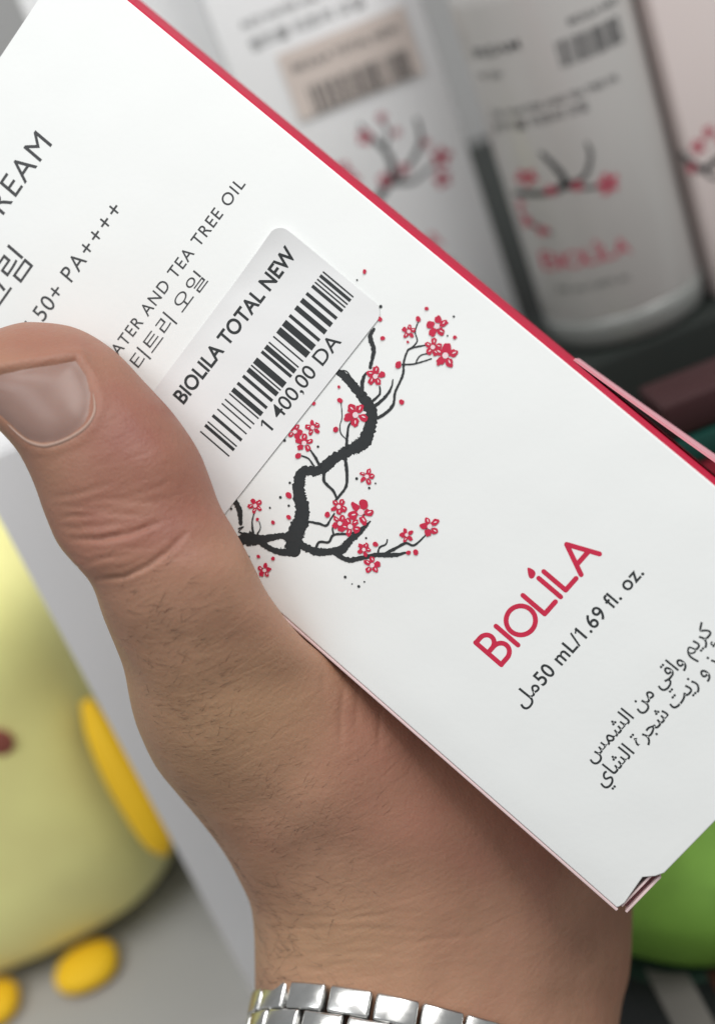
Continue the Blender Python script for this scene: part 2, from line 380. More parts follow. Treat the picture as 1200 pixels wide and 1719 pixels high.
q = lambda i, j: j * (nx + 1) + i
for j in range(ny):
    for i in range(nx):
        gf_.append((q(i, j), q(i + 1, j), q(i + 1, j + 1), q(i, j + 1))); gf_.append((N + q(i, j), N + q(i, j + 1), N + q(i + 1, j + 1), N + q(i + 1, j)))
rim = [q(i, 0) for i in range(nx)] + [q(nx, j) for j in range(ny)] + [q(i, ny) for i in range(nx, 0, -1)] + [q(0, j) for j in range(ny, 0, -1)]
for a, b in zip(rim, rim[1:] + rim[:1]): gf_.append((a, N + a, N + b, b))
sticker = mesh_obj('price_sticker', vv, gf_, M_stick, held, False); sticker['label'] = 'white price sticker with barcode and curling corner'
smap = lambda v, z: np.c_[v * 1e-3, curl(v[:, 0], v[:, 1]) + STB + z]
P = Print(); P.text('BIOLILA TOTAL NEW', 15.3, 100.75, 44.3, cap=2.25, offset=.024, spacing=1.02); P.build('sticker_name_print', M_ink, sticker, smap)
P = Print(); barcode(P, 13.7, 44.95, 90.1, 96.1); P.build('barcode_print', M_ink, sticker, smap)
P = Print(); P.text('1 400,00 DA', 21.3, 87.3, 38.6, cap=2.25, offset=.006); P.flag(21.45, 87.3, 2.25, .22); P.build('price_print', M_ink, sticker, smap)

# ------------------------------------------------------------------ hand
def face_depth(x, y): return -plane(x, y)[2]
def back_depth(x, y): return -plane(x, y, CD + T_)[2]
ST = [  # left px, right px, depth left, depth right, half thickness
 ((20,546),(44,541),.2020,.2020,.0028), ((-30,566),(120,548),.2005,.2005,.0068), ((-52,606),(186,584),.1990,.1995,.0092), ((-46,655),(235,634),.1980,.1990,.0100), ((-12,705),(288,690),.1970,.1985,.0104),
 ((28,752),(330,752),.1965,.1980,.0106), ((56,805),(354,805),.1963,.1978,.0106), ((80,865),(371,850),.1962,.1975,.0104), ((104,920),(398,897),.1962,.1975,.0108),
 ((150,974),(425,950),.1964,.1978,.0114), ((178,1045),(456,1010),.1968,.2015,.0120), ((214,1125),(505,1080),.1985,.2105,.0132), ((240,1220),(598,1135),.2020,.2210,.0148),
 ((272,1290),(735,1200),.2060,.2300,.0164), ((338,1372),(868,1288),.2110,.2350,.0178), ((394,1452),(978,1385),.2150,.2370,.0186), ((424,1520),(1034,1480),.2180,.2395,.0190),
 ((432,1580),(1042,1560),.2195,.2405,.0194), ((432,1645),(1036,1640),.2200,.2400,.0196), ((434,1710),(1018,1715),.2190,.2385,.0198), ((432,1900),(1006,1900),.2150,.2330,.0210),
 ((400,2300),(1040,2300),.2040,.2190,.0240), ((330,2900),(1130,2900),.1880,.2010,.0275), ((290,3200),(1170,3200),.1800,.1920,.0285)]
Lp = np.array([atc(*s[0], s[2]) for s in ST]); Rp = np.array([atc(*s[1], s[3]) for s in ST]); Th = np.array([s[4] for s in ST])
def crspl(A, per=6):
    A = np.asarray(A, float); out = []
    for i in range(len(A) - 1):
        p0 = A[max(i - 1, 0)]; p1 = A[i]; p2 = A[i + 1]; p3 = A[min(i + 2, len(A) - 1)]
        for t in np.linspace(0, 1, per, endpoint=False):
            out.append(.5 * ((2 * p1) + (p2 - p0) * t + (2 * p0 - 5 * p1 + 4 * p2 - p3) * t * t + (3 * p1 - p0 - 3 * p2 + p3) * t ** 3))
    out.append(A[-1]); return np.array(out)
Ls, Rs, Ts = crspl(Lp), crspl(Rp), crspl(Th[:, None])[:, 0]
hv = []; hf = []; NA = 48
Cs = (Ls + Rs) / 2
for i in range(len(Ls)):
    C = Cs[i]; A = (Rs[i] - Ls[i]) / 2
    B = -C / np.linalg.norm(C); B = B - A * (B @ A) / (A @ A); B /= np.linalg.norm(B)
    for k in range(NA):
        a = 2 * math.pi * k / NA; c, s = math.cos(a), math.sin(a); e = 2 / 2.25
        hv.append(C + A * math.copysign(abs(c) ** e, c) + B * Ts[i] * math.copysign(abs(s) ** e, s))
for i in range(len(Ls) - 1):
    for k in range(NA): hf.append((i * NA + k, i * NA + (k + 1) % NA, (i + 1) * NA + (k + 1) % NA, (i + 1) * NA + k))
hf.append(tuple(range(NA))[::-1]); hf.append(tuple((len(Ls) - 1) * NA + k for k in range(NA)))
def chain(pts, per=8, nr=20):
    """round tapered limb through (x, y, z, r) in camera space, hemispherical ends"""
    Q = crspl(np.array(pts), per); base = len(hv)
    d = np.gradient(Q[:, :3], axis=0); d /= np.linalg.norm(d, axis=1)[:, None]
    rows = []
    for e in (0, 1, 2): t = math.radians(80 - 27 * e); rows.append((Q[0, :3] - d[0] * Q[0, 3] * math.sin(t), d[0], Q[0, 3] * math.cos(t)))
    for i in range(len(Q)): rows.append((Q[i, :3], d[i], Q[i, 3]))
    for e in (2, 1, 0): t = math.radians(80 - 27 * e); rows.append((Q[-1, :3] + d[-1] * Q[-1, 3] * math.sin(t), d[-1], Q[-1, 3] * math.cos(t)))
    for c, dd, r in rows:
        X = np.cross(dd, (.3, .2, 1)); X /= np.linalg.norm(X); Y = np.cross(dd, X)
        for k in range(nr): a = 2 * math.pi * k / nr; hv.append(c + r * (X * math.cos(a) + Y * math.sin(a)))
    for i in range(len(rows) - 1):
        for k in range(nr): hf.append((base + i * nr + k, base + i * nr + (k + 1) % nr, base + (i + 1) * nr + (k + 1) % nr, base + (i + 1) * nr + k))
    hf.append(tuple(base + k for k in range(nr))[::-1]); hf.append(tuple(base + (len(rows) - 1) * nr + k for k in range(nr)))
def bk(x, y, off, r): return (*atc(x, y, back_depth(x, y) + off), r)
wr = (*atc(740, 1590, .240), .0165)
FING = [((520,860),(492,650),(480,540),(476,470),.0088), ((640,890),(606,660),(600,560),(596,490),.0092), ((760,950),(728,740),(722,640),(716,570),.0088), ((870,1050),(840,880),(834,790),(830,720),.0076)]
for i, (mc, pi_, di, ti, r) in enumerate(FING):
    hx = (640 + 95 * i, 1330 + 22 * i)
    chain([wr, (*atc(*hx, .249 + .001 * i), .0150), bk(*mc, .0135, .0125)])
    chain([bk(*mc, .0135, .0125), bk(*pi_, .030, r * 1.12), bk(*di, .021, r), bk(*ti, r * .85 - .001, r * .88)])
chain([bk(520, 860, .0135, .0125), bk(640, 890, .0135, .0128), bk(760, 950, .0135, .0125), bk(870, 1050, .0135, .0115)])
chain([(*atc(430, 1200, .220), .012), (*atc(580, 1150, .2425), .0125), bk(560, 960, .0135, .0125)])
me = bpy.data.meshes.new('hand_raw'); me.from_pydata([tuple(p) for p in hv], [], hf); me.update()
raw = bpy.data.objects.new('hand_raw', me); COL.objects.link(raw)
bmx = bmesh.new(); bmx.from_mesh(me); bmesh.ops.recalc_face_normals(bmx, faces=bmx.faces); bmx.to_mesh(me); bmx.free()
md = raw.modifiers.new('r', 'REMESH'); md.mode = 'VOXEL'; md.voxel_size = .0004
sm = raw.modifiers.new('s', 'SMOOTH'); sm.iterations = 26; sm.factor = .5
dg = bpy.context.evaluated_depsgraph_get(); hm = bpy.data.meshes.new_from_object(raw.evaluated_get(dg)); bpy.data.objects.remove(raw)
nv = len(hm.vertices); co = np.empty(nv * 3, 'f'); hm.vertices.foreach_get('co', co); co = co.reshape(-1, 3).astype(float)
nr_ = np.empty(nv * 3, 'f'); hm.vertex_normals.foreach_get('vector', nr_); nr_ = nr_.reshape(-1, 3).astype(float)
px = 600 + F * co[:, 0] / -co[:, 2]; py = 859.5 - F * co[:, 1] / -co[:, 2]
facing = np.einsum('ij,ij->i', nr_, -co) / np.linalg.norm(co, axis=1)
top = np.clip(facing * 3 + .2, 0, 1)
disp = np.zeros(nv)
def dist_poly(X, Y, pts):
    d = np.full(len(X), 1e9); tt = np.zeros(len(X)); n = len(pts) - 1
    for i in range(n):
        (ax, ay), (bx, by) = pts[i], pts[i + 1]; L = (bx - ax) ** 2 + (by - ay) ** 2
        t = np.clip(((X - ax) * (bx - ax) + (Y - ay) * (by - ay)) / L, 0, 1); e = np.hypot(X - ax - t * (bx - ax), Y - ay - t * (by - ay))
        m_ = e < d; d[m_] = e[m_]; tt[m_] = (i + t[m_]) / n
    return d, tt
crs = [  # skin folds of the thumb joint and wrist: path, depth mm, half width px
 ([(120,906),(165,905),(195,900),(230,892),(262,878)], .62, 3.6), ([(100,869),(130,866),(165,866)], .24, 3.4), ([(165,973),(208,969),(243,952),(282,925),(312,895)], .50, 3.6),
 ([(85,835),(130,829),(188,811)], .16, 4), ([(110,846),(170,838),(240,842),(285,838)], .12, 4), ([(98,884),(130,888),(160,884)], .16, 3.6), ([(150,858),(200,862),(250,868)], .14, 3.6), ([(110,930),(150,940),(200,935),(250,912)], .14, 4),
 ([(92,850),(140,852),(200,850)], .14, 3.4), ([(578,1140),(572,1200),(570,1255)], .18, 5), ([(600,1160),(596,1225)], .12, 5), ([(636,1195),(632,1262)], .16, 5), ([(540,1130),(545,1180)], .12, 5)]
for k in range(16):                           # fine crossing lines over the thumb joint
    a = random.uniform(-.45, .15); x0 = random.uniform(110, 200); y0 = random.uniform(825, 960); L = random.uniform(50, 120)
    crs.append(([(x0 + L * t * math.cos(a), y0 + L * t * math.sin(a) + 5 * math.sin(3 * t)) for t in np.linspace(0, 1, 5)], random.uniform(.05, .12), random.uniform(2.6, 3.6)))
for k in range(15):
    y0 = 1535 + k * 8 + random.uniform(-5, 5); x0 = 440 + random.uniform(0, 90); L = random.uniform(130, 380)
    crs.append(([(x0 + L * t, y0 + 6 * math.sin(t * 5 + k) - 6 * t + random.uniform(-2, 2)) for t in np.linspace(0, 1, 8)], random.uniform(.03, .09), random.uniform(3, 5)))
for pts, dep, w in crs:
    x0, x1 = min(p[0] for p in pts) - 40, max(p[0] for p in pts) + 40; y0, y1 = min(p[1] for p in pts) - 40, max(p[1] for p in pts) + 40
    ix = np.where((px > x0) & (px < x1) & (py > y0) & (py < y1) & (facing > 0))[0]
    if not len(ix): continue
    d, t = dist_poly(px[ix], py[ix], pts); fade = np.sin(np.pi * np.clip(t, .04, .96)) ** .6
    disp[ix] += top[ix] * fade * dep * 1e-3 * (-np.exp(-(d / w) ** 2) + .1 * np.exp(-((d - 2.6 * w) / (1.6 * w)) ** 2))
# knuckle pad between the folds, tendons, soft unevenness
def blob(cx, cy, rx, ry, a, h):
    c, s = math.cos(a), math.sin(a); X = (px - cx) * c + (py - cy) * s; Y = -(px - cx) * s + (py - cy) * c
    return h * 1e-3 * np.exp(-(X / rx) ** 2 - (Y / ry) ** 2) * top
disp += blob(190, 930, 90, 30, -.35, .45) + blob(250, 780, 70, 60, 0, .5) + blob(560, 1330, 60, 190, .75, 1.0) + blob(360, 1230, 70, 120, -.5, 1.0) + blob(520, 1420, 70, 60, .6, -.9) + blob(700, 1640, 30, 90, 0, .5) + blob(900, 1600, 60, 120, .1, .8)
for q_ in range(60):
    f = rng.normal(size=3) * 260; disp += 1.6e-5 * np.sin(co @ f + rng.uniform(0, 6.28))
# nail bed: outline in pixels
nail_pts = [(-44,640),(-10,628),(40,619),(90,611),(128,604),(146,630),(157,665),(156,690),(143,713),(118,731),(92,742),(70,744),(45,735),(18,712),(-14,684),(-36,664)]
NP = np.array(nail_pts, float)
def inside(X, Y, poly):
    r = np.zeros(len(X), bool); n = len(poly)
    for i in range(n):
        (x0, y0), (x1, y1) = poly[i], poly[(i + 1) % n]
        c = ((y0 > Y) != (y1 > Y)); r ^= c & (X < (x1 - x0) * (Y - y0) / ((y1 - y0) if y1 != y0 else 1e-9) + x0)
    return r
ix = np.where((px > -120) & (px < 260) & (py > 540) & (py < 820) & (facing > -.1))[0]
dn, tn = dist_poly(px[ix], py[ix], nail_pts + nail_pts[:1]); ins = inside(px[ix], py[ix], nail_pts); sd = np.where(ins, -dn, dn)
dtop, _ = dist_poly(px[ix], py[ix], nail_pts[:5])
rimh = np.exp(-((sd - 12) / 11) ** 2) * (sd > -20)
disp[ix] += -.0003 * np.clip((-sd) / 6 + .4, 0, 1) + rimh * (.00022 + .00036 * np.exp(-(dtop / 22) ** 2))
co2 = co + nr_ * disp[:, None]
org_h = atc(735, 1590, .235); wl = c2w(co2) - c2w(org_h)
hm.vertices.foreach_set('co', wl.astype('f').ravel()); hm.update()
# skin colour zones, with thumb shade (redder fingertip and joint, browner wrist), stored per vertex
def g(cx, cy, rx, ry): return np.exp(-((px - cx) / rx) ** 2 - ((py - cy) / ry) ** 2)
redness_shade = np.clip(.45 * g(60, 570, 130, 50) + .8 * g(220, 710, 130, 120) + .6 * g(200, 900, 150, 80) + .5 * g(620, 1230, 130, 110) + .4 * g(820, 1400, 200, 120) + .3 * g(330, 830, 60, 90), 0, 1)  # real redness; also darkens the thumb for its shade
yellow = np.clip(.8 * g(330, 1230, 160, 160) + .7 * g(520, 1590, 200, 110) + .3 * g(480, 1180, 100, 90), 0, 1)
attr = hm.attributes.new('zones', 'FLOAT_COLOR', 'POINT'); attr.data.foreach_set('color', np.c_[redness_shade, yellow, np.zeros(nv), np.ones(nv)].astype('f').ravel())
for p in hm.polygons: p.use_smooth = True

k = NT('skin'); p = k.p
at_ = k.n('ShaderNodeAttribute', attribute_name='zones'); sep = k.n('ShaderNodeSeparateColor'); k.l(at_.outputs['Color'], sep.inputs[0])
tc = k.n('ShaderNodeTexCoord')
nz = k.n('ShaderNodeTexNoise', Scale=170.0, Detail=8.0, Roughness=.72); k.l(tc.outputs['Object'], nz.inputs['Vector'])
m1 = k.n('ShaderNodeMix', data_type='RGBA'); m1.inputs['A'].default_value = (.285, .146, .090, 1); m1.inputs['B'].default_value = (.470, .275, .185, 1); k.l(nz.outputs['Fac'], m1.inputs['Factor'])
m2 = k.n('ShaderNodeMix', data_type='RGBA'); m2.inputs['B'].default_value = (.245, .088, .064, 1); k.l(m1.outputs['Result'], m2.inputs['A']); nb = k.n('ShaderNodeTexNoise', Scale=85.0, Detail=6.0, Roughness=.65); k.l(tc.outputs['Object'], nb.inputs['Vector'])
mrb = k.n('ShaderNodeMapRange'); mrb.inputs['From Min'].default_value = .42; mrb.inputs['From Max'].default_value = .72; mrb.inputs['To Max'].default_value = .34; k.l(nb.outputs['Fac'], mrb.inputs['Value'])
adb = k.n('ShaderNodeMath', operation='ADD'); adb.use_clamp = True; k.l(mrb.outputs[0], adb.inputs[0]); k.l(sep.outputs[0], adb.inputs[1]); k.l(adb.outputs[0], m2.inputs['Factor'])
m3 = k.n('ShaderNodeMix', data_type='RGBA'); m3.inputs['B'].default_value = (.415, .250, .145, 1); k.l(m2.outputs['Result'], m3.inputs['A']); k.l(sep.outputs[1], m3.inputs['Factor'])
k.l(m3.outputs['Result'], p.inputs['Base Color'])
p.inputs['Roughness'].default_value = .52; p.inputs['Specular IOR Level'].default_value = .38
p.inputs['Subsurface Weight'].default_value = .2; p.inputs['Subsurface Radius'].default_value = (1, .35, .2); p.inputs['Subsurface Scale'].default_value = .0022
vo = k.n('ShaderNodeTexVoronoi', Scale=1500.0); vo.feature = 'DISTANCE_TO_EDGE'
mp = k.n('ShaderNodeMapping'); mp.inputs['Scale'].default_value = (1, 1, .6); k.l(tc.outputs['Object'], mp.inputs['Vector']); k.l(mp.outputs[0], vo.inputs['Vector'])
n3 = k.n('ShaderNodeTexNoise', Scale=700.0, Detail=4.0); k.l(tc.outputs['Object'], n3.inputs['Vector'])
n4 = k.n('ShaderNodeTexNoise', Scale=300.0, Detail=3.0, Distortion=1.5); mp4 = k.n('ShaderNodeMapping'); mp4.inputs['Scale'].default_value = (.35, 1, 1.6); k.l(tc.outputs['Object'], mp4.inputs['Vector']); k.l(mp4.outputs[0], n4.inputs['Vector'])
ad = k.n('ShaderNodeMath', operation='MULTIPLY_ADD'); ad.inputs[1].default_value = .8; k.l(vo.outputs['Distance'], ad.inputs[0]); k.l(n3.outputs['Fac'], ad.inputs[2])
ad2 = k.n('ShaderNodeMath', operation='MULTIPLY_ADD'); ad2.inputs[1].default_value = 1.4; k.l(n4.outputs['Fac'], ad2.inputs[0]); k.l(ad.outputs[0], ad2.inputs[2])
b = k.n('ShaderNodeBump', Strength=.36, Distance=.00022); k.l(ad2.outputs[0], b.inputs['Height']); k.l(b.outputs['Normal'], p.inputs['Normal'])
M_skin = k.m
hm.materials.clear(); hm.materials.append(M_skin); hm.name = 'hand'
hand = bpy.data.objects.new('hand', hm); COL.objects.link(hand); hand.location = c2w(org_h)
tag(hand, 'left hand with forearm, thumb pressed across the front of the white carton', 'hand')

bvh = BVHTree.FromObject(hand, bpy.context.evaluated_depsgraph_get())
HO = c2w(org_h); camL = Vector(CPOS - HO)
def hit(x, y):
    r = RWC @ ray(x, y); h = bvh.ray_cast(camL, Vector(r).normalized())
    return (np.array(h[0]), np.array(h[1])) if h[0] is not None else (None, None)
# thumb nail plate
cN = np.array([62, 672.0]); rings = 16; rimN = crspl(np.r_[NP, NP[:1]], 4)[:-1]; nn = len(rimN)
pts = []; ok = True
def nail_point(x, y, s):
    h, nrm = hit(x, y)
    return h
grid = []
for r in range(rings + 1):
    for q_ in range(nn):
        x, y = cN + (rimN[q_] - cN) * (r / rings) * .985; grid.append((x, y))
grid = np.array(grid); D3 = np.array([hit(x, y)[0] if hit(x, y)[0] is not None else (np.nan,) * 3 for x, y in grid])
# fit a smooth quadratic sheet through the nail bed so the plate is even
cc = D3 - (CPOS - HO); depthN = -(cc @ RWC)[:, 2]
X = (grid[:, 0] - 60) / 100; Y = (grid[:, 1] - 670) / 100; okm = ~np.isnan(depthN)
Bm = np.c_[np.ones_like(X), X, Y, X * X, X * Y, Y * Y]; cf = np.linalg.lstsq(Bm[okm], depthN[okm], rcond=None)[0]
dq = Bm @ cf
rr = np.repeat(np.arange(rings + 1) / rings, nn)
mixd = dq - .00060 * (1 - rr ** 4) - .00006
edge_d = np.where(okm, depthN, dq); blend = np.clip((rr - .85) / .15, 0, 1) ** 2 * .35
dd = mixd * (1 - blend) + (edge_d - .0001) * blend
vN = np.array([at(x, y, d) - HO for (x, y), d in zip(grid, dd)])
fN = []
for r in range(rings):
    for q_ in range(nn): fN.append((r * nn + q_, r * nn + (q_ + 1) % nn, (r + 1) * nn + (q_ + 1) % nn, (r + 1) * nn + q_))
kk = NT('nail'); pp = kk.p; tc = kk.n('ShaderNodeTexCoord'); nz = kk.n('ShaderNodeTexNoise', Scale=260.0, Detail=3.0); kk.l(tc.outputs['Object'], nz.inputs['Vector'])
mx = kk.n('ShaderNodeMix', data_type='RGBA'); mx.inputs['A'].default_value = (.245, .150, .125, 1); mx.inputs['B'].default_value = (.300, .195, .165, 1); kk.l(nz.outputs['Fac'], mx.inputs['Factor']); kk.l(mx.outputs['Result'], pp.inputs['Base Color'])
pp.inputs['Roughness'].default_value = .32; pp.inputs['Specular IOR Level'].default_value = .22; pp.inputs['Subsurface Weight'].default_value = .1; pp.inputs['Subsurface Scale'].default_value = .001
nail = mesh_obj('thumb_nail', vN, fN, kk.m, hand, True)
nail.data.flip_normals() if nail.data.polygons[0].normal.dot(Vector(-(RWC @ ray(60, 670)))) < 0 else None
# cuticle rim: thin pale fold round the base of the nail
M_cut = mat('cuticle', (.37, .245, .195), .4, .05, 300)
cp = [(157,660),(159,690),(146,715),(120,734),(93,745),(70,748),(43,738),(14,713)]
tube = []; ft = []
cs = crspl(np.array(cp, float), 6)
for i, (x, y) in enumerate(cs):
    h, _ = hit(x, y)
    if h is None: continue
    w_ = .00022 * math.sin(math.pi * (i + .6) / (len(cs) + .2)) ** .5
    d0 = cs[min(i + 1, len(cs) - 1)] - cs[max(i - 1, 0)]; d3 = RWC @ np.array([d0[0], -d0[1], 0.0]); d3 /= np.linalg.norm(d3); vw = RWC @ np.array([0, 0, 1.0]); sx = np.cross(d3, vw)
    for a in np.linspace(0, 2 * np.pi, 8, endpoint=False): tube.append(h + vw * .00005 + w_ * (sx * math.cos(a) * 1.2 + vw * math.sin(a) * .8))
m_ = len(tube) // 8
for i in range(m_ - 1):
    for a in range(8): ft.append((i * 8 + a, i * 8 + (a + 1) % 8, (i + 1) * 8 + (a + 1) % 8, (i + 1) * 8 + a))
mesh_obj('cuticle', tube, ft, M_cut, hand, True)
# fine arm hair
M_hair = mat('dark_hair', (.055, .034, .023), .5, .2, 300)
hvv = []; hff = []
def hair(x, y, ang, L, wd, lift):
    h, nm = hit(x, y)
    if h is None: return
    d = RWC @ np.array([math.cos(ang), -math.sin(ang), 0.0]); d = d - nm * (d @ nm); d /= np.linalg.norm(d) + 1e-9; sd_ = np.cross(nm, d); b0 = len(hvv)
    bend = random.uniform(-.35, .35)
    for i in range(5):
        t = i / 4; c = h + d * L * t + nm * (lift * L * t * (1.2 - t) + .00001) + sd_ * L * bend * t * t; w = wd * (1 - .85 * t)
        hvv.append(c + sd_ * w); hvv.append(c - sd_ * w); hvv.append(c + nm * w)
    for i in range(4):
        a = b0 + i * 3
        for q_ in range(3): hff.append((a + q_, a + (q_ + 1) % 3, a + 3 + (q_ + 1) % 3, a + 3 + q_))
for _ in range(230):
    t = random.random(); x = 240 + 110 * t + random.gauss(0, 48); y = 990 + 260 * t + random.gauss(0, 42)
    hair(x, y, math.radians(random.gauss(-28, 22)), random.uniform(.0008, .0032), random.uniform(.000010, .000026), .12)
for _ in range(200):
    hair(480 + random.gauss(0, 75), 1380 + random.gauss(0, 65), math.radians(random.gauss(-40, 25)), random.uniform(.0008, .0022), random.uniform(.000010, .00002), .06)
for _ in range(150):
    hair(436 + abs(random.gauss(0, 60)), random.uniform(1480, 1690), math.radians(random.gauss(-170, 30)), random.uniform(.0018, .004), random.uniform(.000014, .00003), .3)
for _ in range(60):
    t = random.random(); hair(300 + 130 * t + 8, 1320 + 190 * t, math.radians(random.gauss(-150, 30)), random.uniform(.0012, .003), random.uniform(.000012, .00002), .35)
ho = mesh_obj('arm_hair', hvv, hff, M_hair, hand, True); ho['kind'] = 'stuff'

# ------------------------------------------------------------------ watch bracelet on the wrist
kk = NT('polished_steel'); pp = kk.p; pp.inputs['Metallic'].default_value = 1; pp.inputs['Base Color'].default_value = (.62, .62, .61, 1); pp.inputs['Roughness'].default_value = .3
tc = kk.n('ShaderNodeTexCoord'); nz = kk.n('ShaderNodeTexNoise', Scale=900.0, Detail=3.0); kk.l(tc.outputs['Object'], nz.inputs['Vector'])
mr = kk.n('ShaderNodeMapRange'); mr.inputs['To Min'].default_value = .14; mr.inputs['To Max'].default_value = .32; kk.l(nz.outputs['Fac'], mr.inputs['Value']); kk.l(mr.outputs[0], pp.inputs['Roughness'])
M_steel = kk.m
M_dark = mat('dark_steel', (.05, .05, .05), .5, .1, 300, metal=1)
wc = (atc(434, 1712, .2190) + atc(1018, 1717, .2385)) / 2; axA = atc(1018, 1717, .2385) - atc(434, 1712, .2190); ra = np.linalg.norm(axA) / 2; axA /= np.linalg.norm(axA)
fore = atc(719, 1900, .2240) - atc(734, 1640, .2300); fore /= np.linalg.norm(fore)
ang = math.radians(-14)                          # the bracelet hangs lower on the far side of the wrist
fore = fore - axA * (fore @ axA); fore /= np.linalg.norm(fore); bb = np.cross(axA, fore); bb = bb if bb[2] > 0 else -bb
A2 = axA * math.cos(ang) + fore * (-math.sin(ang)); F2 = fore * math.cos(ang) + axA * math.sin(ang)
tl = math.radians(14); F2, bb = F2 * math.cos(tl) + bb * math.sin(tl), bb * math.cos(tl) - F2 * math.sin(tl)
A2 /= np.linalg.norm(A2); F2 = F2 - A2 * (F2 @ A2); F2 /= np.linalg.norm(F2)
sa, sb = ra - .0014, .0199 + .0014
wroot = bpy.data.objects.new('watch_bracelet', None); COL.objects.link(wroot); wroot.empty_display_size = .01
wcen = wc + F2 * .0110
wroot.location = c2w(wcen)
tag(wroot, 'polished steel link watch bracelet round the wrist', 'bracelet')
lk = box_bm((-.00333, -.00209, -.0009), (.00333, .00209, .0013), .00042, 3); lkm = bpy.data.meshes.new('link')
for v in lk.verts: v.co.z -= max(0, abs(v.co.x) - .001) ** 2 * 70
lk.to_mesh(lkm); lk.free(); lkm.materials.append(M_steel)
for p_ in lkm.polygons: p_.use_smooth = True
tt = np.linspace(0, 2 * np.pi, 2000); ex = 2 / 2.25
ell = np.c_[sa * np.sign(np.cos(tt)) * np.abs(np.cos(tt)) ** ex, sb * np.sign(np.sin(tt)) * np.abs(np.sin(tt)) ** ex]
sl = np.r_[0, np.cumsum(np.hypot(*np.diff(ell, axis=0).T))]; NL = 24; pitch = sl[-1] / NL
for colm in range(4):
    for i in range(NL):
        s_ = (i + .5 * (colm % 2) + .33) * pitch % sl[-1]; e0 = np.array([np.interp(s_, sl, ell[:, 0]), np.interp(s_, sl, ell[:, 1])])
        e1 = np.array([np.interp((s_ + 5e-4) % sl[-1], sl, ell[:, 0]), np.interp((s_ + 5e-4) % sl[-1], sl, ell[:, 1])]); td = e1 - e0; td /= np.linalg.norm(td); nd = np.array([td[1], -td[0]])
        T3 = RWC @ (A2 * td[0] + bb * td[1]); N3 = RWC @ (A2 * nd[0] + bb * nd[1]); Fw = np.cross(N3, T3)
        pos = RWC @ (A2 * e0[0] + bb * e0[1] + F2 * ((colm - 1.5) * .00425)) + N3 * .0008
        o = bpy.data.objects.new('link', lkm); link(o, wroot); m = Matrix.Identity(4); sc_ = pitch / .0069
        for r in range(3): m[r][0] = T3[r] * sc_; m[r][1] = Fw[r]; m[r][2] = N3[r]; m[r][3] = pos[r]
        o.matrix_local = m

# ------------------------------------------------------------------ cartons and bottle on the riser
def carton(name, label, pxl, d, w, dep, h, z, m, rz=0.0, group=None, side=None):
    q_ = at(*pxl, d); root = empty(name, (q_[0], q_[1], z), rz); tag(root, label, 'carton', group)
    b = bm_obj('body', box_bm((0, 0, 0), (w, dep, h), .0007, 2), m, root)
    bm_obj('top_flap', box_bm((.001, .001, h), (w - .001, dep - .001, h + .0004)), m, root)
    return root, b
def cmap(s, ox=0.0, oy=0.0): return lambda v, z: np.c_[(v[:, 0] * s + ox) * 1e-3, -z - 2e-5, (v[:, 1] * s + oy) * 1e-3]
def clone_print(src, name, m, parent, mapf, base):
    v = np.concatenate(src.v); z = np.concatenate(src.z) + base; return mesh_obj(name, mapf(v, z), src.f, m, parent)
def front_local(root, x, y):
    """photograph pixel to carton front coordinates (mm)"""
    c, sn = math.cos(root.rotation_euler.z), math.sin(root.rotation_euler.z); L0 = np.array(root.location); nrm = np.array([sn, -c, 0]); r = RWC @ ray(x, y)
    t = ((L0 - CPOS) @ nrm) / (r @ nrm); q_ = CPOS + r * t - L0; return (q_[0] * c + q_[1] * sn) * 1e3, q_[2] * 1e3
def fork(root, strokes, blooms, tomm, mapf, mm):
    K = Print(); Rd = Print()
    for st in strokes: K.stroke([(*tomm(x, y), w * mm) for x, y, w in st], rough=.1)
    for x, y, r in blooms:
        cx, cy = tomm(x, y); a0 = random.random() * 6; r *= mm
        for k_ in range(5): a = a0 + k_ * 1.257; Rd.disc(cx + r * .62 * math.cos(a), cy + r * .62 * math.sin(a), r * .42, r * .33, a, 10, .1)
    K.build('branch_print', M_ink, root, mapf, 3e-5); Rd.build('blossom_print', M_rink2, root, mapf, 1.2e-4)
M_rink2 = mat('dull_crimson_ink', srgb(176, 62, 84), .5, .15, 300)
def dress(root, s, ox, oy, sticker=True, seed=5, title=True):
    mp = cmap(s, ox, oy); rows = [('RICE WATER AND TEA TREE OIL', 6, 115.5, 48, 2.0), ('쌀뜨물 티트리 오일', 6, 109.5, 40, 2.6), ('50 mL/1.69 fl. oz.', 18.6, 31.4, 41.2, 2.1)]
    if title: rows += [('SUN CREAM', 8, 142, 38, 3.4), ('SPF 50+ PA++++', 8, 128, 38, 2.6)]
    for t, x0, y0, x1, cp_ in rows:
        lines = Print(); lines.text(t, x0, y0, x1, cap=cp_, offset=.01); lines.build('text_print', M_ink2, root, mp, 3e-5)
    lg = Print(); logo(lg, 16.6, 38, 22.6, 4.75); lg.build('logo_print', M_rink, root, mp, 3e-5)
    if sticker:
        st = bm_obj('price_sticker', box_bm(((12 * s + ox) * 1e-3, -.00062, (87 * s + oy) * 1e-3), ((50 * s + ox) * 1e-3, -.00055, (106 * s + oy) * 1e-3)), M_stick2, root)
        bc = Print(); barcode(bc, 17, 47, 87, 95, seed); bc.text('BIOLILA TOTAL NEW', 15, 100, 47, cap=2.0, offset=.02); bc.build('barcode_print', M_ink2, st, mp, 6.4e-4)

